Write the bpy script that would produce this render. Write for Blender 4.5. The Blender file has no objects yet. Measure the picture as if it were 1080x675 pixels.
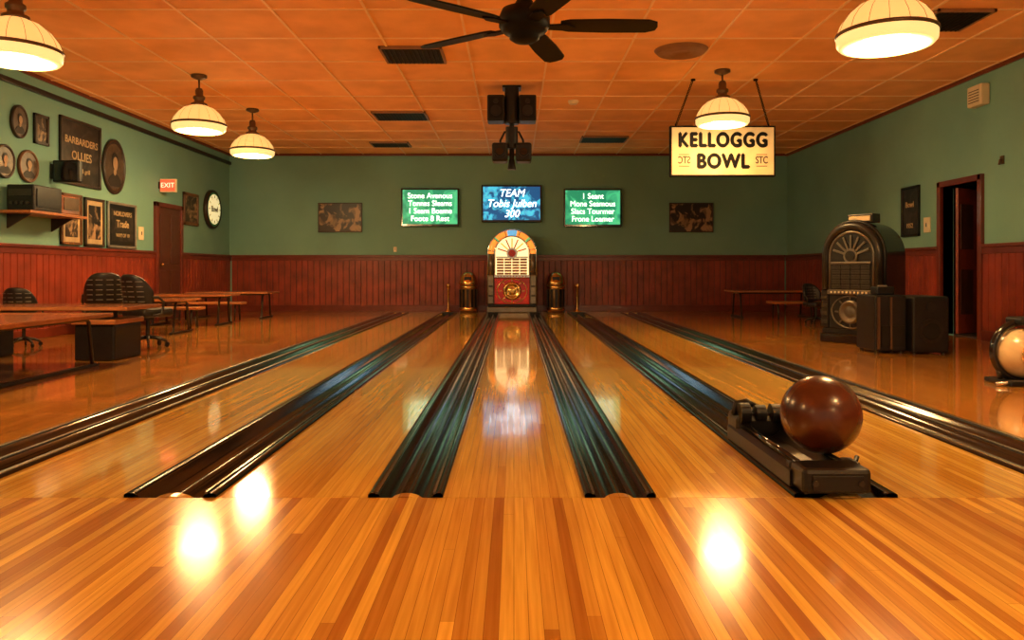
import bpy, bmesh, math, random
from mathutils import Matrix, Vector, Euler
random.seed(4)
scene = bpy.context.scene
scene.view_settings.view_transform = 'Standard'
scene.view_settings.look = 'None'
scene.view_settings.exposure = 0.0

# ------------------------------------------------------------ materials
def new_mat(name):
    m = bpy.data.materials.new(name); m.use_nodes = True
    nt = m.node_tree
    return m, nt, nt.nodes['Principled BSDF']

def mat(name, col, rough=0.5, metal=0.0, emit=0.0, ecol=None, var=0.15, scale=6.0, bump=0.0, coat=0.0, spec=0.5):
    m, nt, p = new_mat(name)
    tc = nt.nodes.new('ShaderNodeTexCoord')
    nz = nt.nodes.new('ShaderNodeTexNoise'); nz.inputs['Scale'].default_value = scale
    nz.inputs['Detail'].default_value = 5
    nt.links.new(tc.outputs['Object'], nz.inputs['Vector'])
    rp = nt.nodes.new('ShaderNodeValToRGB')
    rp.color_ramp.elements[0].position = .3; rp.color_ramp.elements[1].position = .7
    rp.color_ramp.elements[0].color = [c*(1-var) for c in col]+[1]
    rp.color_ramp.elements[1].color = [min(1, c*(1+var)) for c in col]+[1]
    nt.links.new(nz.outputs['Fac'], rp.inputs['Fac'])
    nt.links.new(rp.outputs['Color'], p.inputs['Base Color'])
    p.inputs['Roughness'].default_value = rough
    p.inputs['Metallic'].default_value = metal
    p.inputs['Coat Weight'].default_value = coat
    p.inputs['Specular IOR Level'].default_value = spec
    if emit:
        p.inputs['Emission Color'].default_value = list(ecol or col)+[1]
        p.inputs['Emission Strength'].default_value = emit
    if bump:
        b = nt.nodes.new('ShaderNodeBump'); b.inputs['Strength'].default_value = bump
        b.inputs['Distance'].default_value = .02
        nt.links.new(nz.outputs['Fac'], b.inputs['Height'])
        nt.links.new(b.outputs['Normal'], p.inputs['Normal'])
    return m

def wood_floor(name, c1, c2, cm, width, length, rough, gap=0.02, coat=.6, spec=.5):
    m, nt, p = new_mat(name)
    L = nt.links.new
    tc = nt.nodes.new('ShaderNodeTexCoord')
    sp = nt.nodes.new('ShaderNodeSeparateXYZ'); L(tc.outputs['Object'], sp.inputs[0])
    def mth(op, a, b=None):
        n = nt.nodes.new('ShaderNodeMath'); n.operation = op
        for i, v in enumerate((a, b)):
            if v is None: continue
            if isinstance(v, (int, float)): n.inputs[i].default_value = v
            else: L(v, n.inputs[i])
        return n.outputs[0]
    row = mth('FLOOR', mth('DIVIDE', sp.outputs[0], width))
    wn = nt.nodes.new('ShaderNodeTexWhiteNoise'); wn.noise_dimensions = '1D'; L(row, wn.inputs['W'])
    u = mth('ADD', sp.outputs[1], mth('MULTIPLY', wn.outputs['Value'], length*3))
    cb = nt.nodes.new('ShaderNodeCombineXYZ'); L(u, cb.inputs[0]); L(sp.outputs[0], cb.inputs[1])
    br = nt.nodes.new('ShaderNodeTexBrick')
    br.inputs['Color1'].default_value = c1+(1,)
    br.inputs['Color2'].default_value = c2+(1,)
    br.inputs['Mortar'].default_value = cm+(1,)
    br.inputs['Scale'].default_value = 1
    br.inputs['Brick Width'].default_value = length
    br.inputs['Row Height'].default_value = width
    br.inputs['Mortar Size'].default_value = width*gap
    br.inputs['Mortar Smooth'].default_value = .3
    br.offset = 0.0; br.squash = 1.0
    L(cb.outputs[0], br.inputs['Vector'])
    mp2 = nt.nodes.new('ShaderNodeMapping'); mp2.inputs['Scale'].default_value = (70, 2.0, 1)
    L(tc.outputs['Object'], mp2.inputs['Vector'])
    nz = nt.nodes.new('ShaderNodeTexNoise'); nz.inputs['Scale'].default_value = 1.0; nz.inputs['Detail'].default_value = 6
    L(mp2.outputs['Vector'], nz.inputs['Vector'])
    rp = nt.nodes.new('ShaderNodeValToRGB')
    rp.color_ramp.elements[0].position = .25; rp.color_ramp.elements[0].color = (.66, .54, .42, 1)
    rp.color_ramp.elements[1].position = .7; rp.color_ramp.elements[1].color = (1.0, 1.0, 1.0, 1)
    L(nz.outputs['Fac'], rp.inputs['Fac'])
    mx = nt.nodes.new('ShaderNodeMix'); mx.data_type = 'RGBA'; mx.blend_type = 'MULTIPLY'
    mx.inputs[0].default_value = .8
    L(br.outputs['Color'], mx.inputs[6]); L(rp.outputs['Color'], mx.inputs[7])
    L(mx.outputs[2], p.inputs['Base Color'])
    n3 = nt.nodes.new('ShaderNodeTexNoise'); n3.inputs['Scale'].default_value = 2.0; n3.inputs['Detail'].default_value = 4
    L(tc.outputs['Object'], n3.inputs['Vector'])
    mr = nt.nodes.new('ShaderNodeMapRange'); mr.inputs[3].default_value = rough*.8; mr.inputs[4].default_value = rough*1.25
    L(n3.outputs['Fac'], mr.inputs[0]); L(mr.outputs[0], p.inputs['Roughness'])
    p.inputs['Specular IOR Level'].default_value = spec
    p.inputs['Coat Weight'].default_value = coat; p.inputs['Coat Roughness'].default_value = .05
    return m

def picture_mat(name, dark, light, scale=5, emit=0.0, lo=.46, hi=.6):
    m, nt, p = new_mat(name)
    tc = nt.nodes.new('ShaderNodeTexCoord')
    nz = nt.nodes.new('ShaderNodeTexNoise'); nz.inputs['Scale'].default_value = scale
    nz.inputs['Detail'].default_value = 3; nz.inputs['Distortion'].default_value = 1.2
    nt.links.new(tc.outputs['Object'], nz.inputs['Vector'])
    rp = nt.nodes.new('ShaderNodeValToRGB')
    e = rp.color_ramp.elements
    e[0].position = lo; e[0].color = dark+(1,)
    e[1].position = hi; e[1].color = light+(1,)
    nt.links.new(nz.outputs['Fac'], rp.inputs['Fac'])
    nt.links.new(rp.outputs['Color'], p.inputs['Base Color'])
    p.inputs['Roughness'].default_value = .4
    if emit:
        nt.links.new(rp.outputs['Color'], p.inputs['Emission Color'])
        p.inputs['Emission Strength'].default_value = emit
    return m

M = {}
M['approach'] = wood_floor('approach_boards', (.98,.62,.11), (.44,.165,.026), (.26,.10,.018), .038, 5.5, .15, .02, .10, .36)
M['lane'] = wood_floor('lane_maple', (1.0,.66,.115), (.74,.39,.062), (.45,.20,.04), .036, 4.5, .10, .02, .6)
M['sidefloor'] = wood_floor('side_floor_wood', (.70,.33,.06), (.50,.21,.042), (.24,.08,.02), .085, 1.1, .12, .03, .65)
M['wall'] = mat('green_wall_paint', (.175,.385,.335), .75, var=.07, scale=1.3, bump=.05)
M['wains'] = mat('red_beadboard', (.22,.032,.014), .38, var=.35, scale=3, coat=.05)
M['wainsdark'] = mat('red_wood_groove', (.05,.010,.006), .5)
M['trim'] = mat('dark_red_trim', (.14,.022,.011), .3, coat=.2)
M['ceil'] = mat('ceiling_tile_orange', (.94,.48,.19), .9, var=.12, scale=2.2, bump=.3)
M['grid'] = mat('ceiling_grid_bar', (.95,.66,.34), .6, var=.05)
M['black'] = mat('black_plastic', (.009,.009,.010), .38, var=.3, spec=.35)
M['blackgloss'] = mat('black_gloss', (.008,.008,.009), .12, var=.2, coat=.4)
M['gutter'] = mat('gutter_black', (.008,.007,.007), .13, metal=0, var=.2, spec=.5)
M['edge'] = mat('gutter_highlight_strip', (.22,.20,.18), .18, metal=.9, var=.1)  # metal for strips added to put bright highlight lines on the gutter lips
M['alu'] = mat('aluminium', (.55,.53,.5), .25, metal=.9, var=.1)
M['chrome'] = mat('chrome', (.7,.68,.65), .12, metal=1, var=.05)
M['brass'] = mat('brass', (.75,.48,.16), .22, metal=1, var=.1)
M['bronze'] = mat('lamp_bronze', (.16,.10,.06), .35, metal=.7)
M['canbody'] = mat('can_dark_brass', (.26,.17,.08), .3, metal=.8)
M['glass'] = mat('lamp_glass', (.85,.58,.22), .35, emit=.95, ecol=(1,.56,.16), var=.08, scale=20)
M['glassrim'] = mat('lamp_glass_band', (.9,.66,.28), .35, emit=1.0, ecol=(1,.68,.24), var=.02)
M['ball'] = mat('bowling_ball_brown', (.085,.020,.008), .27, var=.4, scale=5, coat=.15)
M['hole'] = mat('finger_hole', (.005,.004,.004), .6)
M['cream'] = mat('cream_plastic', (.75,.66,.46), .4, var=.06)
M['creamball'] = mat('cream_ball', (.58,.46,.28), .25, var=.15, scale=8, coat=.3)
M['tabletop'] = mat('table_laminate', (.22,.075,.028), .22, var=.2, scale=4, coat=.3)
M['tableedge'] = mat('table_edge_wood', (.34,.13,.045), .35, var=.2)
M['steel'] = mat('dark_steel_tube', (.05,.045,.04), .35, metal=.7)
M['rub'] = mat('chair_vinyl', (.012,.011,.012), .38, var=.3)
M['rib'] = mat('chair_ribs', (.16,.15,.13), .4)
M['signface'] = mat('sign_cream_face', (.58,.44,.24), .6, emit=.05, ecol=(1,.74,.36), var=.18, scale=3, spec=.2)
M['ink'] = mat('black_paint', (.006,.004,.003), .7, spec=.15)
M['inkbrown'] = mat('brown_paint', (.09,.055,.035), .6, spec=.2)
M['doorwood'] = mat('door_red_wood', (.075,.02,.012), .4, coat=.2)
M['recessdark'] = mat('painted_dark_recess', (.04,.016,.011), .9)  # dark colour stands in for the unlit space past the open door
M['frame'] = mat('picture_frame_dark', (.03,.018,.012), .4)
M['framewood'] = mat('picture_frame_wood', (.13,.055,.022), .35)
M['silver'] = mat('picture_frame_silver', (.35,.33,.30), .35, metal=.6)
M['sepia'] = picture_mat('sepia_photo', (.012,.008,.007), (.36,.23,.13), 4, lo=.50, hi=.60)
M['sepiabg'] = picture_mat('portrait_backdrop', (.05,.033,.022), (.12,.08,.05), 6, lo=.35, hi=.7)
M['suit'] = mat('portrait_suit', (.012,.010,.009), .6)
M['face'] = mat('portrait_face', (.34,.23,.14), .6)
M['sepia2'] = picture_mat('sepia_print', (.025,.015,.01), (.36,.25,.14), 7, lo=.48, hi=.62)
M['darkprint'] = picture_mat('dark_print', (.012,.010,.008), (.04,.03,.024), 5)
M['paper'] = mat('aged_paper', (.46,.35,.20), .6, var=.2, scale=7)
M['scrgreen'] = picture_mat('screen_green', (.01,.20,.09), (.05,.42,.18), 2.5, 1.3)
M['scrblue'] = picture_mat('screen_blue', (.005,.06,.16), (.05,.42,.60), 4.5, 1.4)
M['scrtext'] = mat('screen_text', (.8,1,.75), .5, emit=2.8, ecol=(.85,1,.75), var=.02)
M['scrtext2'] = mat('screen_text_blue', (.8,.95,1), .5, emit=3.5, ecol=(.8,.95,1), var=.02)
M['exit'] = mat('exit_sign_red', (.8,.12,.05), .4, emit=.8, ecol=(1,.12,.05), var=.05)
M['exittext'] = mat('exit_letters', (1,.8,.6), .4, emit=1.2, ecol=(1,.7,.45), var=.02)
M['clock'] = mat('clock_face_lit', (.85,.8,.45), .4, emit=.7, ecol=(1,.85,.4), var=.05)
M['clockgreen'] = mat('clock_green', (.05,.25,.12), .4)
M['jamber'] = mat('jukebox_amber_tube', (.9,.35,.06), .2, emit=1.0, ecol=(1,.30,.04), var=.15)
M['jgreen'] = mat('jukebox_green_tube', (.2,.6,.25), .2, emit=.35, ecol=(.3,1,.35))
M['jblue'] = mat('jukebox_blue_cap', (.1,.4,.7), .2, emit=.7, ecol=(.2,.6,1))
M['jcream'] = mat('jukebox_lit_panel', (.95,.80,.5), .3, emit=1.4, ecol=(1,.74,.34), var=.1)
M['jred'] = mat('jukebox_red', (.6,.02,.012), .2, coat=.4)
M['jwood'] = mat('jukebox_wood', (.20,.06,.025), .2, coat=.5)
M['jgrey'] = mat('jukebox_grey_panel', (.05,.045,.038), .3, metal=.4)
M['jsilver'] = mat('jukebox_worn_silver', (.24,.22,.18), .3, metal=.7)
M['jworn'] = mat('jukebox_aged_trim', (.15,.135,.11), .35, metal=.7)
M['jdark'] = mat('jukebox_dark_metal', (.022,.020,.019), .35, metal=.4)
M['vent'] = mat('vent_black', (.012,.010,.009), .6, spec=.2)
M['ventedge'] = mat('vent_frame', (.28,.14,.07), .5)
M['fan'] = mat('fan_dark_wood', (.005,.0045,.0045), .5, spec=.2)

# ------------------------------------------------------------ builder
class B:
    def __init__(s, name):
        s.name = name; s.bm = bmesh.new(); s.mats = []
    def mi(s, m):
        m = M[m] if isinstance(m, str) else m
        if m not in s.mats: s.mats.append(m)
        return s.mats.index(m)
    def add(s, t, m, mtx=None, smooth=False):
        if mtx is not None: bmesh.ops.transform(t, matrix=mtx, verts=t.verts)
        bmesh.ops.recalc_face_normals(t, faces=t.faces)
        i = s.mi(m)
        for f in t.faces: f.material_index = i; f.smooth = smooth
        me = bpy.data.meshes.new('tmp'); t.to_mesh(me); t.free()
        s.bm.from_mesh(me); bpy.data.meshes.remove(me)
    def box(s, c, size, m, bev=0, rot=(0,0,0), seg=2):
        t = bmesh.new(); bmesh.ops.create_cube(t, size=1, matrix=Matrix.Diagonal((*size, 1)))
        if bev: bmesh.ops.bevel(t, geom=t.edges[:], offset=bev, segments=seg, affect='EDGES', profile=.5)
        s.add(t, m, Matrix.Translation(c) @ Euler(rot).to_matrix().to_4x4(), smooth=False)
    def bx(s, x0, x1, y0, y1, z0, z1, m, bev=0):
        s.box(((x0+x1)/2, (y0+y1)/2, (z0+z1)/2), (x1-x0, y1-y0, z1-z0), m, bev)
    def cyl(s, c, r, h, m, rot=(0,0,0), r2=None, seg=28, sc=(1,1,1)):
        t = bmesh.new()
        bmesh.ops.create_cone(t, cap_ends=True, segments=seg, radius1=r, radius2=r if r2 is None else r2, depth=h)
        s.add(t, m, Matrix.Translation(c) @ Euler(rot).to_matrix().to_4x4() @ Matrix.Diagonal((*sc, 1)), smooth=False)
    def sphere(s, c, r, m, sc=(1,1,1), seg=40):
        t = bmesh.new(); bmesh.ops.create_uvsphere(t, u_segments=seg, v_segments=seg//2, radius=r)
        s.add(t, m, Matrix.Translation(c) @ Matrix.Diagonal((*sc, 1)), smooth=True)
    def lathe(s, prof, m, c=(0,0,0), seg=40, smooth=True, rot=(0,0,0), sc=(1,1,1)):
        t = bmesh.new(); rings = []
        for r, z in prof:
            if r < 1e-5: rings.append([t.verts.new((0, 0, z))])
            else: rings.append([t.verts.new((r*math.cos(a*2*math.pi/seg), r*math.sin(a*2*math.pi/seg), z)) for a in range(seg)])
        for A, C in zip(rings, rings[1:]):
            for k in range(seg):
                k2 = (k+1) % seg
                if len(A) == 1 and len(C) == 1: continue
                if len(A) == 1: t.faces.new((A[0], C[k], C[k2]))
                elif len(C) == 1: t.faces.new((A[k], A[k2], C[0]))
                else: t.faces.new((A[k], A[k2], C[k2], C[k]))
        s.add(t, m, Matrix.Translation(c) @ Euler(rot).to_matrix().to_4x4() @ Matrix.Diagonal((*sc, 1)), smooth=smooth)
    def prism(s, pts, a, b, m, axis='Y', mtx=None):
        t = bmesh.new()
        f = {'Y': lambda u, v, w: (u, w, v), 'X': lambda u, v, w: (w, u, v), 'Z': lambda u, v, w: (u, v, w)}[axis]
        A = [t.verts.new(f(u, v, a)) for u, v in pts]; C = [t.verts.new(f(u, v, b)) for u, v in pts]
        t.faces.new(A); t.faces.new(C)
        n = len(pts)
        for i in range(n): t.faces.new((A[i], A[(i+1) % n], C[(i+1) % n], C[i]))
        s.add(t, m, mtx)
    def ribbon(s, pts, a, b, m):
        t = bmesh.new()
        A = [t.verts.new((u, a, v)) for u, v in pts]; C = [t.verts.new((u, b, v)) for u, v in pts]
        for i in range(len(pts)-1): t.faces.new((A[i], A[i+1], C[i+1], C[i]))
        i = s.mi(m)
        for f in t.faces: f.material_index = i; f.smooth = True
        bmesh.ops.recalc_face_normals(t, faces=t.faces)
        if sum(f.normal.z for f in t.faces) < 0: bmesh.ops.reverse_faces(t, faces=t.faces)
        me = bpy.data.meshes.new('tmp'); t.to_mesh(me); t.free(); s.bm.from_mesh(me); bpy.data.meshes.remove(me)
    def grid(s, fn, nu, nv, m):
        t = bmesh.new()
        R = [[t.verts.new(fn(i/(nu-1), j/nv)) for j in range(nv)] for i in range(nu)]
        for i in range(nu-1):
            for j in range(nv): t.faces.new((R[i][j], R[i][(j+1) % nv], R[i+1][(j+1) % nv], R[i+1][j]))
        t.faces.new(R[0]); t.faces.new(R[-1])
        s.add(t, m, smooth=True)
    def tube(s, path, r, m, closed=False, seg=12):
        t = bmesh.new(); P = [Vector(p) for p in path]; n = len(P); rings = []
        up = None
        for i in range(n):
            if closed: d = P[(i+1) % n]-P[i-1]
            else: d = P[min(i+1, n-1)]-P[max(i-1, 0)]
            d.normalize()
            if up is None:
                up = d.orthogonal().normalized()
            up = (up - d*up.dot(d)).normalized(); sd = d.cross(up)
            rr = r[i] if isinstance(r, (list, tuple)) else r
            rings.append([t.verts.new(P[i]+rr*(math.cos(2*math.pi*k/seg)*up+math.sin(2*math.pi*k/seg)*sd)) for k in range(seg)])
        for i in range(n if closed else n-1):
            A = rings[i]; C = rings[(i+1) % n]
            for k in range(seg): t.faces.new((A[k], A[(k+1) % seg], C[(k+1) % seg], C[k]))
        if not closed: t.faces.new(rings[0]); t.faces.new(rings[-1])
        s.add(t, m, smooth=True)
    def text(s, body, size, c, m, rot=(math.pi/2,0,0), ext=.003, bold=0.0, shear=0, sx=1.0, spacing=1.0):
        cu = bpy.data.curves.new('t', 'FONT'); cu.body = body; cu.size = size; cu.align_x = 'CENTER'; cu.align_y = 'CENTER'
        cu.extrude = ext; cu.shear = shear; cu.space_character = spacing
        o = bpy.data.objects.new('t', cu); scene.collection.objects.link(o)
        bpy.context.view_layer.update()
        me = bpy.data.meshes.new_from_object(o.evaluated_get(bpy.context.evaluated_depsgraph_get()))
        offs = [(0,0,0)] if not bold else [(0,0,0),(bold,0,.0003),(-bold,0,.0006),(0,bold,.0009),(0,-bold,.0012)]
        for dx, dy, dz in offs:
            t = bmesh.new(); t.from_mesh(me)
            s.add(t, m, Matrix.Translation(c) @ Euler(rot).to_matrix().to_4x4() @ Matrix.Translation((dx,dy,dz)) @ Matrix.Diagonal((sx, 1, 1, 1)))
        bpy.data.objects.remove(o); bpy.data.curves.remove(cu); bpy.data.meshes.remove(me)
    def done(s, loc=(0,0,0), rz=0):
        me = bpy.data.meshes.new(s.name); s.bm.to_mesh(me); s.bm.free()
        for m in s.mats: me.materials.append(m)
        o = bpy.data.objects.new(s.name, me); scene.collection.objects.link(o)
        o.location = loc; o.rotation_euler = (0, 0, rz)
        return o

# ------------------------------------------------------------ room (metres; camera height .9)
XL, XR, YB, YF, H = -6.28, 6.03, 16.74, -4.0, 3.47
RAIL = 1.20
YE = 16.02    # end of the lanes
b = B('floor'); b.bx(XL, XR, YF, 3.0, -.12, 0, 'approach'); b.done()
lanes = [(-2.22,-1.545), (-1.18,-.578), (-.281,.281), (.5625,1.11), (1.52,2.25)]
for x0, x1 in lanes:
    b = B('bowling_lane'); b.bx(x0, x1, 3.004, YE, -.12, 0, 'lane'); b.done()
b = B('floor_side'); b.bx(XL, -2.61, 3.004, YE, -.12, 0, 'sidefloor'); b.done()
b = B('floor_side'); b.bx(2.69, XR, 3.004, YE, -.12, 0, 'sidefloor'); b.done()
b = B('floor_end'); b.bx(XL, XR, YE, YB, -.12, 0, 'sidefloor'); b.done()

def gutter(x0, x1):
    w = x1-x0
    pr = [(0,-.02),(0,.012),(.03,.018),(.11,.018),(.15,.010),(.22,-.030),(.30,-.052),(.38,-.048),(.46,-.020),(.50,-.006),(.54,-.006),(.58,-.02),
          (.66,-.048),(.74,-.052),(.82,-.030),(.87,.010),(.91,.018),(.97,.018),(1,.012),(1,-.02)]
    b = B('lane_gutter')
    b.ribbon([(x0+w*u, v) for u, v in pr], 3.003, YE-.10, 'gutter')
    for u in (.12, .885):
        b.bx(x0+w*u-.005, x0+w*u+.005, 3.01, YE-.12, .012, .021, 'edge')
    b.bx(x0, x1, 3.003, YE-.01, -.118, -.06, 'black')
    b.bx(x0+.01, x1-.01, YE-.12, YE-.01, -.05, .02, 'black')
    nose = [(x0+w*(.5+.24*math.cos(t)), -.035+.040*math.sin(t)) for t in [math.pi*i/12 for i in range(13)]]
    b.prism(nose, 3.003, 3.05, 'approach')
    b.done()
for g in [(-1.545,-1.18), (-.578,-.281), (.281,.5625), (1.11,1.52)]: gutter(*g)

def divider(x0, x1, flip):
    b = B('lane_divider_channel')
    w = x1-x0
    pr = [(0,-.02),(0,.014),(.16,.016),(.2,.004),(.28,-.03),(.38,-.03),(.44,.010),(.60,.012),(.64,-.01),(.70,-.035),(.82,-.035),(.88,.008),(1,.012),(1,-.02)]
    if flip: pr = [(1-u, v) for u, v in pr][::-1]
    b.ribbon([(x0+w*u, v) for u, v in pr], 3.003, YE-.02, 'gutter')
    b.bx(x0, x1, 3.003, YE-.02, -.118, -.045, 'black')
    for u in (.08, .52, .95):
        uu = 1-u if flip else u
        b.bx(x0+w*uu-.010, x0+w*uu+.010, 3.003, YE-.03, .012, .020, 'alu')
    b.done()
divider(-2.61, -2.22, False); divider(2.25, 2.69, True)

b = B('ceiling'); b.bx(XL, XR, YF, YB, H, H+.1, 'ceil')
T = .93
xs = [k*T+.40 for k in range(-8, 8) if XL < k*T+.40 < XR]
for x in xs: b.bx(x-.012, x+.012, YF, YB, H-.012, H+.005, 'grid')
y = YF+.3
while y < YB:
    b.bx(XL, XR, y-.012, y+.012, H-.010, H+.005, 'grid'); y += T
b.done()
b = B('wall_back'); b.bx(XL-.15, XR+.15, YB, YB+.15, -.1, H+.1, 'wall'); b.done()
b = B('wall_left'); b.bx(XL-.15, XL, YF, YB, -.1, H+.1, 'wall'); b.done()
DR0, DR1, DRZ = 9.80, 10.66, 2.06
b = B('wall_right'); b.bx(XR, XR+.15, YF, DR0, -.1, H+.1, 'wall'); b.bx(XR, XR+.15, DR1, YB, -.1, H+.1, 'wall')
b.bx(XR, XR+.15, DR0, DR1, DRZ, H+.1, 'wall'); b.done()

def wains(side):
    b = B('wainscot_'+side)
    step = .13
    def seg(a0, a1):
        n = max(1, round((a1-a0)/step)); st = (a1-a0)/n
        if side == 'back':
            b.bx(a0, a1, YB-.012, YB, .0, RAIL, 'wainsdark')
            for i in range(n): b.bx(a0+i*st+.006, a0+(i+1)*st-.006, YB-.028, YB-.012, .12, RAIL-.02, 'wains', .005)
            b.bx(a0, a1, YB-.06, YB, RAIL-.01, RAIL+.035, 'trim', .008); b.bx(a0, a1, YB-.04, YB, RAIL-.09, RAIL-.01, 'trim', .006)
            b.bx(a0, a1, YB-.04, YB, 0, .13, 'trim', .006)
        else:
            X = XL if side == 'left' else XR; s = 1 if side == 'left' else -1
            def sb(d0, d1, y0, y1, z0, z1, m, bev=0):
                p, q = sorted((X+s*d0, X+s*d1)); b.bx(p, q, y0, y1, z0, z1, m, bev)
            sb(0, .012, a0, a1, 0, RAIL, 'wainsdark')
            for i in range(n): sb(.012, .028, a0+i*st+.006, a0+(i+1)*st-.006, .12, RAIL-.02, 'wains', .005)
            sb(0, .06, a0, a1, RAIL-.01, RAIL+.035, 'trim', .008); sb(0, .04, a0, a1, RAIL-.09, RAIL-.01, 'trim', .006)
            sb(0, .04, a0, a1, 0, .13, 'trim', .006)
    if side == 'back': seg(XL+.06, XR-.06)
    elif side == 'left': seg(YF, 13.2); seg(14.3, YB)
    else: seg(YF, DR0-.08); seg(DR1+.08, YB)
    b.done()
for s_ in ('back', 'left', 'right'): wains(s_)
b = B('trim_left'); b.bx(XL, XL+.05, YF, YB, 3.22, 3.29, 'black', .01); b.bx(XL, XL+.03, YF, YB, H-.05, H-.002, 'trim'); b.done()
b = B('trim_right'); b.bx(XR-.03, XR, YF, YB, H-.06, H-.002, 'trim'); b.done()
b = B('trim_back'); b.bx(XL, XR, YB-.03, YB, H-.05, H-.002, 'trim'); b.done()

b = B('door_1')
b.bx(XL, XL+.03, 13.30, 14.20, 0.01, 2.02, 'doorwood')
for z0, z1 in ((.15,.9),(1.02,1.9)):
    for y0, y1 in ((13.38,13.71),(13.79,14.12)): b.bx(XL+.03, XL+.045, y0, y1, z0, z1, 'doorwood', .006)
b.bx(XL, XL+.06, 13.21, 13.30, 0, 2.1, 'trim', .006); b.bx(XL, XL+.06, 14.20, 14.29, 0, 2.1, 'trim', .006); b.bx(XL, XL+.06, 13.21, 14.29, 2.02, 2.1, 'trim', .006)
b.sphere((XL+.08, 13.38, 1.0), .03, 'brass'); b.done()
b = B('door_2')
b.bx(XR-.05, XR+.15, DR0-.08, DR0, 0, DRZ+.08, 'trim', .006); b.bx(XR-.05, XR+.15, DR1, DR1+.08, 0, DRZ+.08, 'trim', .006)
b.bx(XR-.05, XR+.15, DR0-.08, DR1+.08, DRZ, DRZ+.08, 'trim', .006)
b.bx(XR+.8, XR+.85, DR0-.3, DR1+1.2, -.1, DRZ+.2, 'recessdark'); b.bx(XR+.15, XR+.85, DR0-.3, DR1+1.2, -.12, -.0, 'recessdark')
b.bx(XR+.15, XR+.85, DR1+1.15, DR1+1.2, 0, DRZ+.2, 'recessdark'); b.bx(XR+.15, XR+.85, DR0-.3, DR0-.25, 0, DRZ+.2, 'recessdark'); b.bx(XR+.15, XR+.85, DR0-.3, DR1+1.2, DRZ+.1, DRZ+.2, 'recessdark')
b.box((XR+.26, DR1-.13, 1.03), (.04, .46, 2.0), 'wains', .004, rot=(0,0,math.radians(-62)))
for z in (.6, 1.5): b.box((XR+.235, DR1-.165, z), (.02, .28, .62), 'doorwood', .004, rot=(0,0,math.radians(-62)))
b.sphere((XR+.40, DR1-.27, 1.0), .03, 'brass')
b.done()

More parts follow.
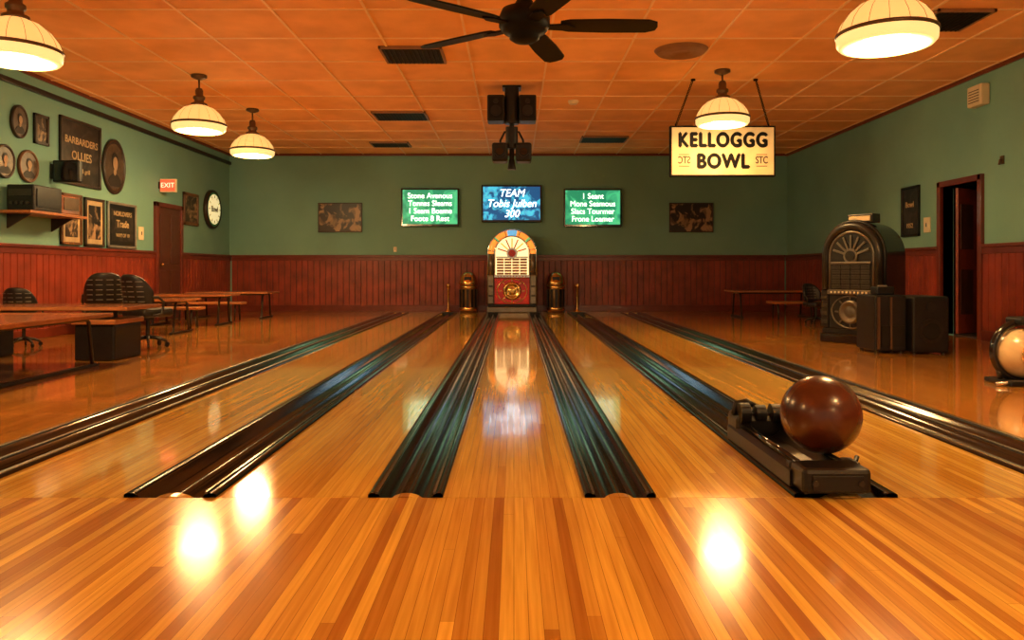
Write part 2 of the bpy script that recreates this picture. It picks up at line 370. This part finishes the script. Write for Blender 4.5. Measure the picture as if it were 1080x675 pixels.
# ------------------------------------------------------------ jukeboxes (top = absolute height)
def arch(w, top, z0=0, n=28):
    r = w/2
    return [(-r, z0)] + [(-r*math.cos(math.pi*i/n), top-r+r*math.sin(math.pi*i/n)) for i in range(n+1)] + [(r, z0)]
def archpath(w, top, y, z0, n=28):
    return [(u, y, v) for u, v in arch(w, top, z0, n)]
def jukebox(loc, rz, W, Hh, Dp, dark=False):
    b = B('jukebox')
    body = 'blackgloss' if dark else 'jwood'
    SV = 'jworn' if dark else 'jsilver'
    f = -Dp/2
    b.prism(arch(W*.94, Hh-.02), f+.05, Dp/2, body)
    b.bx(-W/2, W/2, f-.01, Dp/2, 0, .12, 'blackgloss' if dark else 'jsilver', .015)
    b.bx(-W/2+.02, W/2-.02, f+.01, Dp/2, .12, .18, 'black', .01)
    zs = .80 if not dark else .66
    ap = archpath(W*.84, Hh-.065, f+.03, zs)
    b.tube(ap, .052, 'jdark' if dark else 'jamber')
    if not dark:
        b.tube([ap[0], ap[1]], .056, 'jsilver'); b.tube([ap[-2], ap[-1]], .056, 'jsilver'); b.tube(ap[7:9], .057, 'jgreen'); b.tube(ap[-9:-7], .057, 'jgreen'); b.tube(ap[13:18], .058, 'jblue')
        for i in (2, 7, 12, 18, 23, 27): b.tube([ap[i], tuple(Vector(ap[i]).lerp(Vector(ap[i+1]), .35))], .062, 'chrome')
    b.tube(archpath(W*.70, Hh-.135, f+.02, zs-.06), .018, 'chrome' if not dark else SV)
    b.tube(archpath(W*.97, Hh-.005, f+.06, .18), .020, 'chrome' if not dark else 'black')
    for sx in (-1, 1):
        b.bx(min(sx*W*.36, sx*W*.49), max(sx*W*.36, sx*W*.49), f, f+.08, .18, zs, 'jsilver' if not dark else 'jdark', .02)
        for k in range(int((zs-.24)/.10)): b.bx(sx*W*.425-.045, sx*W*.425+.045, f-.012, f, .24+k*.10, .28+k*.10, ('jgrey' if k % 2 else 'jsilver') if not dark else 'jgrey', .004)
    b.prism(arch(W*.66, Hh-.15, z0=zs-.06), f+.015, f+.055, 'jcream' if not dark else 'black')
    z_c = Hh-.15-W*.33
    for a in range(-3, 4):
        an = a*.42
        c = (math.sin(an)*W*.2, f+.008, z_c+math.cos(an)*W*.2)
        b.box(c, (.026, .015, W*.20), ('jred' if a % 2 else 'jamber') if not dark else SV, .003, rot=(0, an, 0))
    b.cyl((0, f+.01, z_c), W*.11, .03, 'chrome' if not dark else SV, rot=(math.pi/2,0,0))
    b.cyl((0, f-.004, z_c), W*.075, .02, 'jred' if not dark else 'black', rot=(math.pi/2,0,0))
    zt = z_c-.07
    b.bx(-W*.32, W*.32, f-.01, f+.03, zt-.03, zt, 'chrome' if not dark else SV, .006)
    nr = max(1, int((zt-.03-zs)/.06))
    for r_ in range(nr):
        for c_ in range(4):
            x0 = -W*.305+c_*W*.155
            zz = zt-.04-r_*.06
            b.bx(x0, x0+W*.14, f+.003, f+.017, zz-.045, zz, 'paper' if not dark else 'jgrey')
            b.bx(x0+.01, x0+W*.125, f-.001, f+.006, zz-.026, zz-.019, 'jred' if not dark else 'black')
    b.bx(-W*.36, W*.36, f-.03, f+.04, zs-.06, zs, 'chrome' if not dark else SV, .01)
    for k in range(10): b.box((-W*.28+k*W*.062, f-.035, zs-.03), (.02, .015, .025), 'jred' if not dark else 'cream', .003)
    g1 = zs-.06; gc = (.18+g1)/2; gr = (g1-.18)/2
    b.bx(-W*.35, W*.35, f, f+.06, .18, g1, 'jred' if not dark else 'black', .01)
    q = gr/.27
    b.lathe([(.0,0),(.05*q,.03),(.07*q,.01),(.12*q,.01),(.14*q,.035),(.17*q,.035),(.19*q,0)], 'brass' if not dark else SV, c=(0, f+.002, gc), rot=(math.pi/2,0,0))
    for k in range(8):
        a = k*math.pi/4
        b.box((math.cos(a)*.235*q, f-.005, gc+math.sin(a)*.215*q), (.06*q, .014, .018), 'brass' if not dark else SV, .003, rot=(0, -a, 0))
    b.tube([(math.cos(2*math.pi*k/32)*.30*W, f, gc+gr*.93*math.sin(2*math.pi*k/32)) for k in range(32)], .010, 'brass' if not dark else SV, closed=True, seg=8)
    if dark:
        b.box((0, .02, Hh+.035), (.34, .16, .11), 'black', .01); b.box((0, -.065, Hh+.035), (.28, .01, .06), 'signface')
    return b.done(loc, rz)
jukebox((-.04, 16.34, 0), 0, 1.06, 1.76, .52)
jukebox((4.30, 9.35, 0), math.radians(-58), .84, 1.50, .50, dark=True)

for x in (-.98, .90):
    b = B('trash_can')
    b.lathe([(0,.0),(.17,0),(.185,.03),(.185,.56),(.19,.58),(.19,.60),(0,.60)], 'canbody')
    b.lathe([(.187,.04),(.192,.05),(.192,.09),(.187,.10)], 'brass'); b.lathe([(.187,.50),(.192,.51),(.192,.55),(.187,.56)], 'brass')
    b.lathe([(.192,.58),(.197,.60),(.197,.65),(.185,.67),(.17,.75),(.12,.83),(.05,.865),(0,.87)], 'brass')
    for k in range(12):
        a = k*math.pi/6; b.box((.186*math.cos(a), .186*math.sin(a), .30), (.012, .05, .38), 'black', rot=(0,0,a))
    b.box((0, -.165, .72), (.16, .03, .08), 'black', .01)
    b.done((x, 16.3, 0))
for x in (-1.42, 1.37):
    b = B('brass_post')
    b.lathe([(0,0),(.08,0),(.08,.02),(.03,.04),(.022,.06),(.022,.50),(.035,.52),(.045,.56),(.035,.60),(0,.62)], 'brass'); b.done((x, 16.4, 0))

# ------------------------------------------------------------ TVs
def tv(xc, zc, w, h, m, lines, tm, size, shear=0):
    b = B('wall_television')
    b.box((0, .0, 0), (w, .06, h), 'blackgloss', .012)
    b.box((0, .045, 0), (.3, .05, .3), 'steel')
    b.box((0, -.031, 0.008), (w-.07, .004, h-.09), m)
    n = len(lines)
    for i, l in enumerate(lines):
        b.text(l, size, (0, -.036, (n-1)/2*size*.98-i*size*.98), tm, ext=.001, shear=shear, sx=.95)
    b.box((.0, -.031, -h/2+.02), (.08, .004, .01), 'silver')
    b.done((xc, YB-.07, zc))
tv(-1.84, 2.28, 1.27, .84, 'scrgreen', ['Stone Avenous', 'Tonnas Sleams', '1 Seam Boame', 'Foote 8 Rest'], 'scrtext', .170)
tv(-.05, 2.36, 1.32, .82, 'scrblue', ['TEAM', 'Tobis Julben', '300'], 'scrtext2', .23, .25)
tv(1.73, 2.27, 1.27, .84, 'scrgreen', ['1 Seant', 'Mone Seamous', 'Slacs Tourmer', 'Frone Loamer'], 'scrtext', .170)

def picture(name, side, a, z, w, h, fm, pm, round_=False, mat_=None, words=None, fw=.04, wm='paper'):
    b = B(name)
    RX = (math.pi/2,0,0)
    if round_:
        b.lathe([(0,.0),(.5,0),(.5,.035),(.46,.045),(.42,.03),(.42,.02),(0,.02)], fm, rot=RX, sc=(w, h, 1))
        b.cyl((0, -.024, 0), .42, .006, 'sepiabg', rot=RX, sc=(w, h, 1), seg=40)
        # bust portrait: shoulders, neck, face, hair
        sh_ = [(.30*w*math.cos(t), -.36*h+.24*h*math.sin(t)) for t in [math.pi*i/14 for i in range(15)]]
        b.prism(sh_, -.031, -.027, 'suit')
        b.cyl((0, -.031, -.10*h), .06, .004, 'face', rot=RX, sc=(w, h, 1))
        b.cyl((.0, -.032, .10*h), .135, .004, 'suit', rot=RX, sc=(w, h*1.15, 1))
        b.cyl((.01*w, -.035, .055*h), .105, .004, 'face', rot=RX, sc=(w, h*1.2, 1))
    else:
        b.bx(-w/2, w/2, -.015, 0, -h/2, h/2, 'black')
        for sx in (-1, 1):
            b.box((sx*(w/2-fw/2), -.02, 0), (fw, .04, h), fm, .006); b.box((0, -.02, sx*(h/2-fw/2)), (w, .04, fw), fm, .006)
        if mat_:
            b.box((0, -.018, 0), (w-2*fw, .006, h-2*fw), mat_); b.box((0, -.022, 0), (w-2*fw-.12, .006, h-2*fw-.14), pm)
        else: b.box((0, -.018, 0), (w-2*fw, .006, h-2*fw), pm)
    if words:
        for t, sz, zz in words: b.text(t, sz, (0, -.03, zz), wm, ext=.002, bold=sz*.02)
    e = .001
    if side == 'back': b.done((a, YB-e, z), 0)
    elif side == 'left': b.done((XL+e, a, z), math.pi/2)
    else: b.done((XR-e, a, z), -math.pi/2)
picture('framed_photo', 'back', -3.83, 2.06, .97, .65, 'frame', 'sepia', fw=.02)
picture('framed_photo', 'back', 3.91, 2.06, .97, .65, 'frame', 'sepia', fw=.02)
picture('oval_portrait', 'left', 9.60, 2.78, .32, .42, 'frame', 'sepia', round_=True)
picture('framed_photo', 'left', 10.05, 2.76, .30, .40, 'frame', 'sepia2')
picture('framed_sign_board', 'left', 10.97, 2.58, 1.02, .94, 'frame', 'darkprint', words=[('BARBARDERS', .14, .16), ('OLLIES', .17, -.05), ('bowl & grill', .09, -.25)])
picture('oval_portrait', 'left', 11.88, 2.52, .66, .86, 'frame', 'sepia', round_=True)
picture('framed_poster', 'left', 10.73, 1.62, .50, .72, 'framewood', 'sepia2', mat_='paper')
picture('framed_poster', 'left', 11.32, 1.61, .52, .72, 'frame', 'sepia', mat_='paper')
picture('framed_certificate', 'left', 12.12, 1.61, .88, .72, 'silver', 'darkprint', mat_='black', words=[('NORLDVERS', .10, .18), ('Trade', .16, .02), ('WAY OF 10', .08, -.16)])
picture('framed_poster', 'left', 14.70, 2.08, .66, .62, 'framewood', 'sepia2', fw=.06)
picture('oval_portrait', 'left', 9.78, 2.24, .40, .42, 'framewood', 'sepia', round_=True)
picture('oval_portrait', 'left', 9.32, 2.24, .38, .42, 'frame', 'sepia', round_=True)
picture('framed_poster', 'right', 11.50, 1.79, .50, .76, 'black', 'darkprint', words=[('Bowl', .12, .1), ('1952', .1, -.22)])
b = B('wall_clock')
b.lathe([(0,0),(.40,0),(.40,.06),(.37,.08),(.35,.06),(0,.06)], 'frame', rot=(math.pi/2,0,0))
b.cyl((0,-.066,0), .35, .008, 'clockgreen', rot=(math.pi/2,0,0), seg=40); b.cyl((0,-.070,0), .31, .008, 'clock', rot=(math.pi/2,0,0), seg=40)
for k in range(12):
    a = k*math.pi/6; b.box((math.sin(a)*.26, -.078, math.cos(a)*.26), (.015,.006,.06), 'ink', rot=(0,a,0))
b.text('Bowl', .17, (0,-.08,.0), 'inkbrown', ext=.002, bold=.004)
b.done((XL+.001, 15.72, 2.16), math.pi/2)
b = B('exit_sign'); b.box((XL+.155, 13.45, 2.40), (.29,.06,.24), 'cream', .01); b.box((XL+.155, 13.418, 2.40), (.26,.006,.20), 'exit')
b.text('EXIT', .12, (XL+.155, 13.412, 2.40), 'exittext', ext=.002); b.box((XL+.012, 13.45, 2.40), (.02,.12,.12), 'steel'); b.done()
for X, y, z in ((XR-.011, 11.05, 1.56), (XL+.011, 12.75, 1.52)):
    b = B('light_switch'); b.box((X, y, z), (.02,.16,.22), 'cream', .004); b.box((X+(.012 if X < 0 else -.012), y, z), (.012,.03,.06), 'alu', .002); b.done()
b = B('light_switch'); b.box((-2.62, YB-.009, 1.36), (.07,.016,.11), 'cream', .003); b.box((-2.62, YB-.02, 1.36), (.015,.012,.03), 'alu'); b.done()
b = B('alarm_box'); b.box((XR-.061, 9.75, 3.14), (.12,.30,.27), 'cream', .02)
for k in range(5): b.box((XR-.122, 9.75, 3.06+k*.035), (.006,.22,.010), 'inkbrown')
b.done()
b = B('coat_hook'); b.tube([(XR-.005,9.35,2.26),(XR-.04,9.35,2.26),(XR-.05,9.35,2.20)], .012, 'bronze'); b.box((XR-.011,9.35,2.26),(.02,.06,.1),'bronze'); b.done()

b = B('wall_shelf'); b.bx(XL+.001, XL+.42, 9.20, 10.43, 1.60, 1.635, 'tableedge', .005)
for y in (9.4, 10.3): b.prism([(XL+.001,1.60),(XL+.3,1.60),(XL+.001,1.42)], y-.012, y+.012, 'frame')
b.done()
b = B('radio_receiver'); b.box((XL+.22, 9.60, 1.797), (.34,.58,.32), 'black', .015)
b.box((XL+.22, 9.307, 1.86), (.28,.01,.08), 'jgrey')
for k in range(4): b.cyl((XL+.12+k*.065, 9.30, 1.73), .02, .03, 'jgrey', rot=(math.pi/2,0,0), seg=16)
b.box((XL+.395, 9.60, 1.80), (.01,.48,.22), 'jdark'); b.done()
b = B('wooden_radio'); b.box((XL+.2, 10.16, 1.767), (.30,.44,.26), 'tabletop', .02); b.box((XL+.355, 10.16, 1.78), (.01,.34,.16), 'bronze')
b.box((XL+.2, 9.935, 1.78), (.2,.01,.14), 'bronze'); b.done()
b = B('small_monitor'); b.box((XL+.22, 10.30, 2.24), (.36,.10,.30), 'black', .02); b.box((XL+.22, 10.245, 2.24), (.31,.006,.25), 'blackgloss')
b.tube([(XL+.005,10.34,2.24),(XL+.2,10.34,2.24)], .025, 'steel'); b.box((XL+.012,10.34,2.24), (.02,.14,.2), 'steel'); b.done()

# ------------------------------------------------------------ lamps
def lamp(x, y, zb, lit=150):
    b = B('pendant_lamp')
    top = H-zb
    b.lathe([(0,top),(.10,top),(.10,top-.03),(.03,top-.06),(0,top-.06)], 'bronze')
    b.tube([(0,0,top-.05),(0,0,.50)], .012, 'bronze')
    b.lathe([(0,.56),(.035,.56),(.05,.53),(.05,.47),(.075,.45),(.075,.42),(.06,.41),(.06,.38),(.10,.36),(.105,.33),(.09,.325)], 'bronze')
    dome = [(.09,.335),(.12,.325),(.19,.295),(.26,.235),(.31,.165),(.335,.10)]
    b.lathe(dome, 'glass')
    b.lathe([(.335,.10),(.345,.095),(.345,.075),(.338,.070)], 'bronze')
    b.lathe([(.338,.070),(.335,.02),(.315,-.005),(.28,-.012),(.28,.0),(.31,.02),(.325,.06),(.30,.16),(.25,.225),(.18,.28),(.0,.31)], 'glassrim')
    for k in range(16):
        a = k*math.pi/8
        b.tube([(r*1.006*math.cos(a), r*1.006*math.sin(a), z) for r, z in dome], .0018, 'bronze', seg=5)
    o = b.done((x, y, zb))
    l = bpy.data.lights.new('bulb', 'POINT'); l.energy = lit; l.shadow_soft_size = .24; l.color = (1, .67, .30)
    lo = bpy.data.objects.new('bulb', l); scene.collection.objects.link(lo); lo.parent = o; lo.location = (0, 0, .05)
P = 215
for (x, y, zb, e) in [(-4.04,6.15,2.60,P),(-4.15,10.0,2.735,P*.8),(-4.17,12.1,2.73,P*1.25),(2.70,5.5,2.53,P),(2.68,9.75,2.77,P*.9),(-4.1,1.8,2.7,P*.75),(2.72,1.2,2.7,P*.75),(-4.1,-2,2.7,P*.5),(2.72,-2,2.7,P*.5)]:  # last four pendants are out of view, added to light the near room
    lamp(x, y, zb, e)

b = B('ceiling_fan')
fz = 2.50
b.lathe([(0,H-fz),(.09,H-fz),(.09,H-fz-.04),(.03,H-fz-.10),(0,H-fz-.10)], 'fan')
b.tube([(0,0,H-fz-.05),(0,0,.15)], .018, 'fan')
b.lathe([(0,.20),(.05,.20),(.07,.16),(.15,.13),(.17,.08),(.17,.02),(.14,-.02),(.10,-.04),(.10,-.06),(.07,-.08),(0,-.09)], 'fan')
for k in range(5):
    a = math.radians(1+72*k)
    R = Matrix.Rotation(a, 4, 'Z')
    out = [(.24,-.055),(.30,-.075),(.55,-.085),(.82,-.080),(.88,-.05),(.89,0),(.88,.05),(.82,.080),(.55,.085),(.30,.075),(.24,.055)]
    b.prism(out, -.006, .006, 'fan', axis='Z', mtx=R @ Matrix.Translation((0,0,.03)) @ Matrix.Rotation(math.radians(-10), 4, 'X'))
    b.prism([(.12,-.03),(.28,-.045),(.34,0),(.28,.045),(.12,.03)], -.012, .0, 'fan', axis='Z', mtx=R @ Matrix.Translation((0,0,.025)) @ Matrix.Rotation(math.radians(-6), 4, 'X'))
b.done((.07, 5.05, fz))

b = B('ceiling_speaker_cluster')
b.box((0,0,H-.016), (.26,.26,.03), 'black', .005)
b.tube([(0,0,H-.02),(0,0,2.32)], .035, 'black')
b.cyl((0,-.05,3.20), .10, .52, 'black')
for sx in (-1,1):
    b.box((sx*.22,-.02,3.15), (.24,.30,.36), 'black', .02); b.box((sx*.22,-.172,3.15), (.19,.006,.30), 'vent')
    b.cyl((sx*.22,-.178,3.11), .075, .012, 'jdark', rot=(math.pi/2,0,0)); b.cyl((sx*.22,-.178,3.24), .035, .012, 'jdark', rot=(math.pi/2,0,0))
    b.box((sx*.165,-.02,2.54), (.22,.28,.26), 'black', .03); b.cyl((sx*.165,-.17,2.54), .07, .06, 'black', rot=(math.pi/2,0,0)); b.cyl((sx*.165,-.202,2.54), .05, .01, 'blackgloss', rot=(math.pi/2,0,0))
    b.tube([(0,0,2.85),(sx*.1,0,2.84),(sx*.16,0,2.72),(sx*.16,0,2.60)], .015, 'black')
b.cyl((0,-.03,2.75), .085, .30, 'black'); b.cyl((0,0,2.38), .06, .14, 'black', r2=.04)
b.done((-.03, 10.65, 0))

def vent(x, y, w, d):
    b = B('ceiling_vent')
    b.box((0,0,-.023), (w,d,.02), 'vent')
    for sx in (-1,1): b.box((sx*w/2,0,-.018), (.03,d+.03,.034), 'ventedge', .004); b.box((0,sx*d/2,-.018), (w+.03,.03,.034), 'ventedge', .004)
    n = int(w/.05)
    for k in range(1, n): b.box((-w/2+k*w/n,0,-.036), (.008,d-.03,.014), 'vent', rot=(0,.5,0))
    b.done((x, y, H-.001))
vent(-1.19, 9.0, .70, .62); vent(-1.87, 12.55, .85, .62); vent(-2.5, 15.4, .75, .5); vent(1.75, 14.8, .87, .6); vent(4.45, 7.75, .55, .6)
b = B('round_ceiling_diffuser'); b.lathe([(0,-.02),(.10,-.02),(.12,-.04),(.16,-.02),(.19,-.045),(.24,-.02),(.27,-.04),(.31,0)], 'ventedge'); b.done((1.95, 8.85, H-.001))
b = B('smoke_detector'); b.lathe([(0,-.05),(.06,-.05),(.08,-.02),(.08,0)], 'cream'); b.done((.9, 11.5, H-.001))

# ------------------------------------------------------------ hanging sign
b = B('hanging_sign')
sw, sh = 1.47, .71; SZ = 2.56
b.box((0,0,0), (sw,.07,sh), 'ink', .008); b.box((0,-.036,0), (sw-.05,.006,sh-.05), 'signface')
b.text('KELLOGGG', .275, (0,-.042,.145), 'ink', ext=.002, sx=.80, spacing=1.14, bold=.014)
b.text('BOWL', .275, (0,-.042,-.15), 'ink', ext=.002, sx=.86, spacing=1.12, bold=.014)
for sx in (-1,1):
    b.text('STC', .14, (sx*.54,-.042,-.13), 'inkbrown', ext=.002, sx=-.7 if sx < 0 else .7, bold=.003)
    b.box((sx*.54,-.042,-.21), (.15,.004,.01), 'inkbrown'); b.box((sx*.54,-.042,-.05), (.15,.004,.01), 'inkbrown')
    p0 = Vector((sx*.65,0,sh/2)); p1 = Vector((sx*.42-.08,-.40,H-SZ))
    n = 34
    for k in range(n):
        c = p0.lerp(p1, (k+.5)/n); L = (p1-p0).length/n*.75
        pts = [(c.x+(.013*math.cos(t) if k % 2 else 0), c.y+(0 if k % 2 else .013*math.cos(t)), c.z+L*math.sin(t)) for t in [2*math.pi*i/8 for i in range(8)]]
        b.tube(pts, .0045, 'ink', closed=True, seg=5)
    b.tube([(sx*.65,0,sh/2-.01),(sx*.65,0,sh/2+.03)], .012, 'ink')
    b.cyl((p1.x,p1.y,p1.z-.011), .03, .02, 'ink')
b.done((2.91, 10.6, SZ))

# ------------------------------------------------------------ tables
def table(x0, x1, y0, y1, z, name='cafeteria_table'):
    b = B(name)
    b.bx(x0, x1, y0, y1, z-.04, z, 'tabletop', .008)
    b.bx(x0-.004, x1+.004, y0-.004, y1+.004, z-.034, z-.006, 'tableedge')
    for x in (x0+.14, x1-.14):
        b.tube([(x,y0+.06,.02),(x,y0+.10,.04),(x,y0+.16,z-.08),(x,y0+.20,z-.05),(x,y1-.20,z-.05),(x,y1-.16,z-.08),(x,y1-.10,.04),(x,y1-.06,.02)], .018, 'steel', seg=8)
        b.box((x,(y0+y1)/2,.016), (.05,y1-y0-.04,.03), 'steel', .006)
    b.tube([(x0+.14,(y0+y1)/2,z-.06),(x1-.14,(y0+y1)/2,z-.06)], .015, 'steel', seg=8)
    b.done()
def bench(x0, x1, y0, y1, z):
    b = B('bench')
    b.bx(x0, x1, y0, y1, z-.04, z, 'tableedge', .01)
    for x in (x0+.12, x1-.12):
        b.tube([(x,y0+.02,.015),(x,y0+.05,z-.05),(x,y1-.05,z-.05),(x,y1-.02,.015)], .015, 'steel', seg=8)
    b.done()
table(-5.2, -3.78, 5.45, 7.15, .50)
table(-6.0, -4.62, 10.5, 11.2, .50); table(-6.0, -4.66, 12.2, 12.9, .51); table(-6.05, -4.55, 14.0, 14.7, .50)
bench(-5.95, -4.75, 11.4, 11.7, .34); bench(-5.95, -4.75, 13.2, 13.5, .34)
table(4.15, 5.75, 14.2, 14.95, .52); bench(4.6, 5.6, 13.5, 13.85, .34)
b = B('pedestal_table')
b.bx(-5.75, -3.80, 7.45, 8.15, .50, .54, 'tabletop', .008); b.bx(-5.754, -3.796, 7.446, 8.154, .506, .534, 'tableedge')
b.bx(-4.35, -3.95, 7.5, 8.05, 0, .36, 'black', .02); b.bx(-4.37, -3.93, 7.48, 8.07, .36, .41, 'tableedge', .01)
b.bx(-4.2, -4.1, 7.7, 7.85, .41, .50, 'steel')
b.bx(-5.6, -5.3, 7.55, 8.05, 0, .50, 'black', .02); b.done()

def chair(x, y, rz, sc=1.0, vinyl='rub'):
    b = B('swivel_chair')
    b.box((0,0,.43), (.52,.50,.11), vinyl, .045, seg=4)
    def shell(u, v):
        a = math.radians(-68+136*u); w = abs(2*u-1)
        zt = .90-.20*w**3; zb = .48+.05*w**2
        zc = (zt+zb)/2; hh = (zt-zb)/2; th = .045*(1-.4*w**4)
        an = 2*math.pi*v
        cz = math.copysign(abs(math.sin(an))**.5, math.sin(an)); cr = math.copysign(abs(math.cos(an))**.7, math.cos(an))
        z = zc+hh*cz; rr = .27+th*cr
        return (rr*1.08*math.sin(a), .02+rr*math.cos(a)+(z-.68)*.22*math.cos(a), z)
    b.grid(shell, 25, 20, vinyl)
    for R_ in (.320, .222):
        for z in (.57,.63,.69,.75,.81):
            for a0 in (-44,-20,4,28):
                b.tube([(R_*1.08*math.sin(a), .02+R_*math.cos(a)+(z-.68)*.22*math.cos(a), z) for a in [math.radians(a0+16*i/5) for i in range(6)]], .006, 'rib', seg=6)
    for sx in (-1,1):
        b.tube([(sx*.27,.12,.40),(sx*.31,.0,.42),(sx*.32,-.02,.56),(sx*.31,.06,.62),(sx*.29,.14,.62)], .018, 'steel', seg=8)
    b.cyl((0,0,.27), .03, .28, 'steel'); b.cyl((0,0,.36), .09, .04, 'steel')
    for k in range(5):
        a = k*2*math.pi/5
        b.tube([(0,0,.13),(.16*math.cos(a),.16*math.sin(a),.11),(.27*math.cos(a),.27*math.sin(a),.07)], [.03,.022,.016], 'steel', seg=8)
        b.cyl((.27*math.cos(a),.27*math.sin(a),.033), .033, .03, 'black', rot=(math.pi/2,0,a), seg=14)
    o = b.done((x, y, 0), rz); o.scale = (sc*.80, sc*.86, sc)
chair(-4.92, 9.15, math.radians(205), .97); chair(-4.27, 8.85, math.radians(155), .95); chair(-5.75, 8.9, math.radians(190), .78)
chair(5.1, 12.8, math.radians(20), .75)

b = B('amplifier_cabinet')
b.bx(3.88, 4.22, 8.15, 8.60, .03, .63, 'black', .015); b.bx(3.90, 3.93, 8.135, 8.15, .05, .61, 'bronze'); b.bx(4.04, 4.06, 8.135, 8.15, .05, .61, 'bronze'); b.bx(3.95, 4.19, 8.140, 8.15, .08, .30, 'vent')
for x in (3.92,4.18):
    for y in (8.2,8.55): b.cyl((x,y,.015), .02, .03, 'steel', seg=12)
b.done()
b = B('speaker_cabinet')
b.bx(4.25, 4.64, 8.08, 8.60, .02, .62, 'black', .02); b.cyl((4.445,8.078,.25), .13, .012, 'jdark', rot=(math.pi/2,0,0)); b.cyl((4.445,8.07,.25), .09, .012, 'vent', rot=(math.pi/2,0,0)); b.cyl((4.445,8.076,.50), .05, .012, 'jdark', rot=(math.pi/2,0,0))
for x in (4.29,4.60):
    for y in (8.13,8.55): b.cyl((x,y,.01), .02, .02, 'steel', seg=12)
b.done()
b = B('cash_tin'); b.box((4.08,8.4,.675), (.2,.16,.09), 'black', .015); b.box((4.08,8.4,.725), (.1,.02,.02), 'silver', .005); b.done()

b = B('ball_stand')
b.box((0,0,.02), (.40,.34,.04), 'black', .01)
b.tube([(-.28,-.12,.02),(-.16,-.12,.03),(.16,-.12,.03),(.3,-.12,.02)], .014, 'alu', seg=8)
b.tube([(.23*math.cos(t), 0, .26+.23*math.sin(t)) for t in [2*math.pi*i/40 for i in range(40)]], .028, 'blackgloss', closed=True)
b.tube([(-.17,0,.04),(-.19,0,.12)], .02, 'steel'); b.tube([(.17,0,.04),(.19,0,.12)], .02, 'steel')
b.box((.06,0,.50), (.26,.22,.06), 'black', .02)
b.sphere((0,0,.245), .195, 'creamball')
b.lathe([(.07,0),(.08,.012),(.09,0)], 'brass', c=(-.04,-.19,.25), rot=(math.pi/2,0,0)); 
b.done((4.02, 6.0, 0))

b = B('ball_return_track')
pr = [(1.12,.022),(1.40,.022),(1.40,.075),(1.375,.095),(1.345,.095),(1.315,.065),(1.255,.055),(1.20,.065),(1.175,.10),(1.145,.105),(1.12,.085)]
b.prism(pr, 3.08, 3.98, 'black')
b.box((1.265,3.035,.073), (.27,.15,.10), 'black', .018)
b.box((1.265,2.958,.068), (.20,.008,.06), 'black', .003)
for sx in (-.09,.09): b.cyl((1.265+sx,2.955,.068), .012, .01, 'steel', rot=(math.pi/2,0,0), seg=12)
b.bx(1.125,1.40, 3.10,3.14, .09,.115, 'black', .006)
b.tube([(1.16,3.10,.115),(1.16,3.5,.115),(1.165,3.95,.125)], .014, 'blackgloss', seg=10)
b.tube([(1.36,3.10,.100),(1.36,3.5,.100),(1.355,3.95,.115)], .014, 'blackgloss', seg=10)
b.box((1.26,3.93,.11), (.26,.20,.12), 'black', .03)
for x_, r_ in ((1.17,.055),(1.25,.045),(1.33,.05)):
    b.cyl((x_,3.86,.17), r_, .05, 'black', rot=(0,math.pi/2,0)); b.cyl((x_+.028,3.86,.17), r_*.5, .012, 'steel', rot=(0,math.pi/2,0))
b.tube([(1.34,3.84,.15),(1.37,3.78,.17),(1.39,3.70,.15),(1.40,3.62,.11),(1.39,3.55,.085)], [.03,.028,.024,.02,.014], 'black')
b.tube([(1.13,3.90,.16),(1.15,3.93,.21),(1.20,3.92,.225),(1.24,3.90,.20)], .014, 'black')
b.box((1.415,3.22,.085), (.07,.10,.02), 'steel', .006); b.tube([(1.39,3.2,.07),(1.45,3.22,.085),(1.47,3.25,.10)], .010, 'steel', seg=8)
b.done()
b = B('bowling_ball')
R_ = .168
b.sphere((0,0,0), R_, 'ball', seg=64)
for (a, e) in ((.85,.75),(1.15,.85),(1.0,.50)):
    d = Vector((math.cos(e)*math.cos(a), math.cos(e)*math.sin(a), math.sin(e)))
    q = d.to_track_quat('Z','Y').to_euler()
    b.cyl(d*(R_-.004), .014, .0095, 'hole', rot=q, seg=20)
b.done((1.335, 3.30, .115+R_-.010))

w = bpy.data.worlds.new('world'); scene.world = w; w.use_nodes = True
nt = w.node_tree; bg = nt.nodes['Background']
bg.inputs[0].default_value = (1.0, .66, .35, 1); bg.inputs[1].default_value = .6

cam = bpy.data.cameras.new('camera'); co = bpy.data.objects.new('camera', cam); scene.collection.objects.link(co)
cam.sensor_width = 36; cam.lens = 800/1080*36; cam.shift_y = -52.5/1080; cam.shift_x = -2/1080
co.location = (0, 0, .9); co.rotation_euler = (math.pi/2, 0, 0); cam.clip_end = 100
scene.camera = co
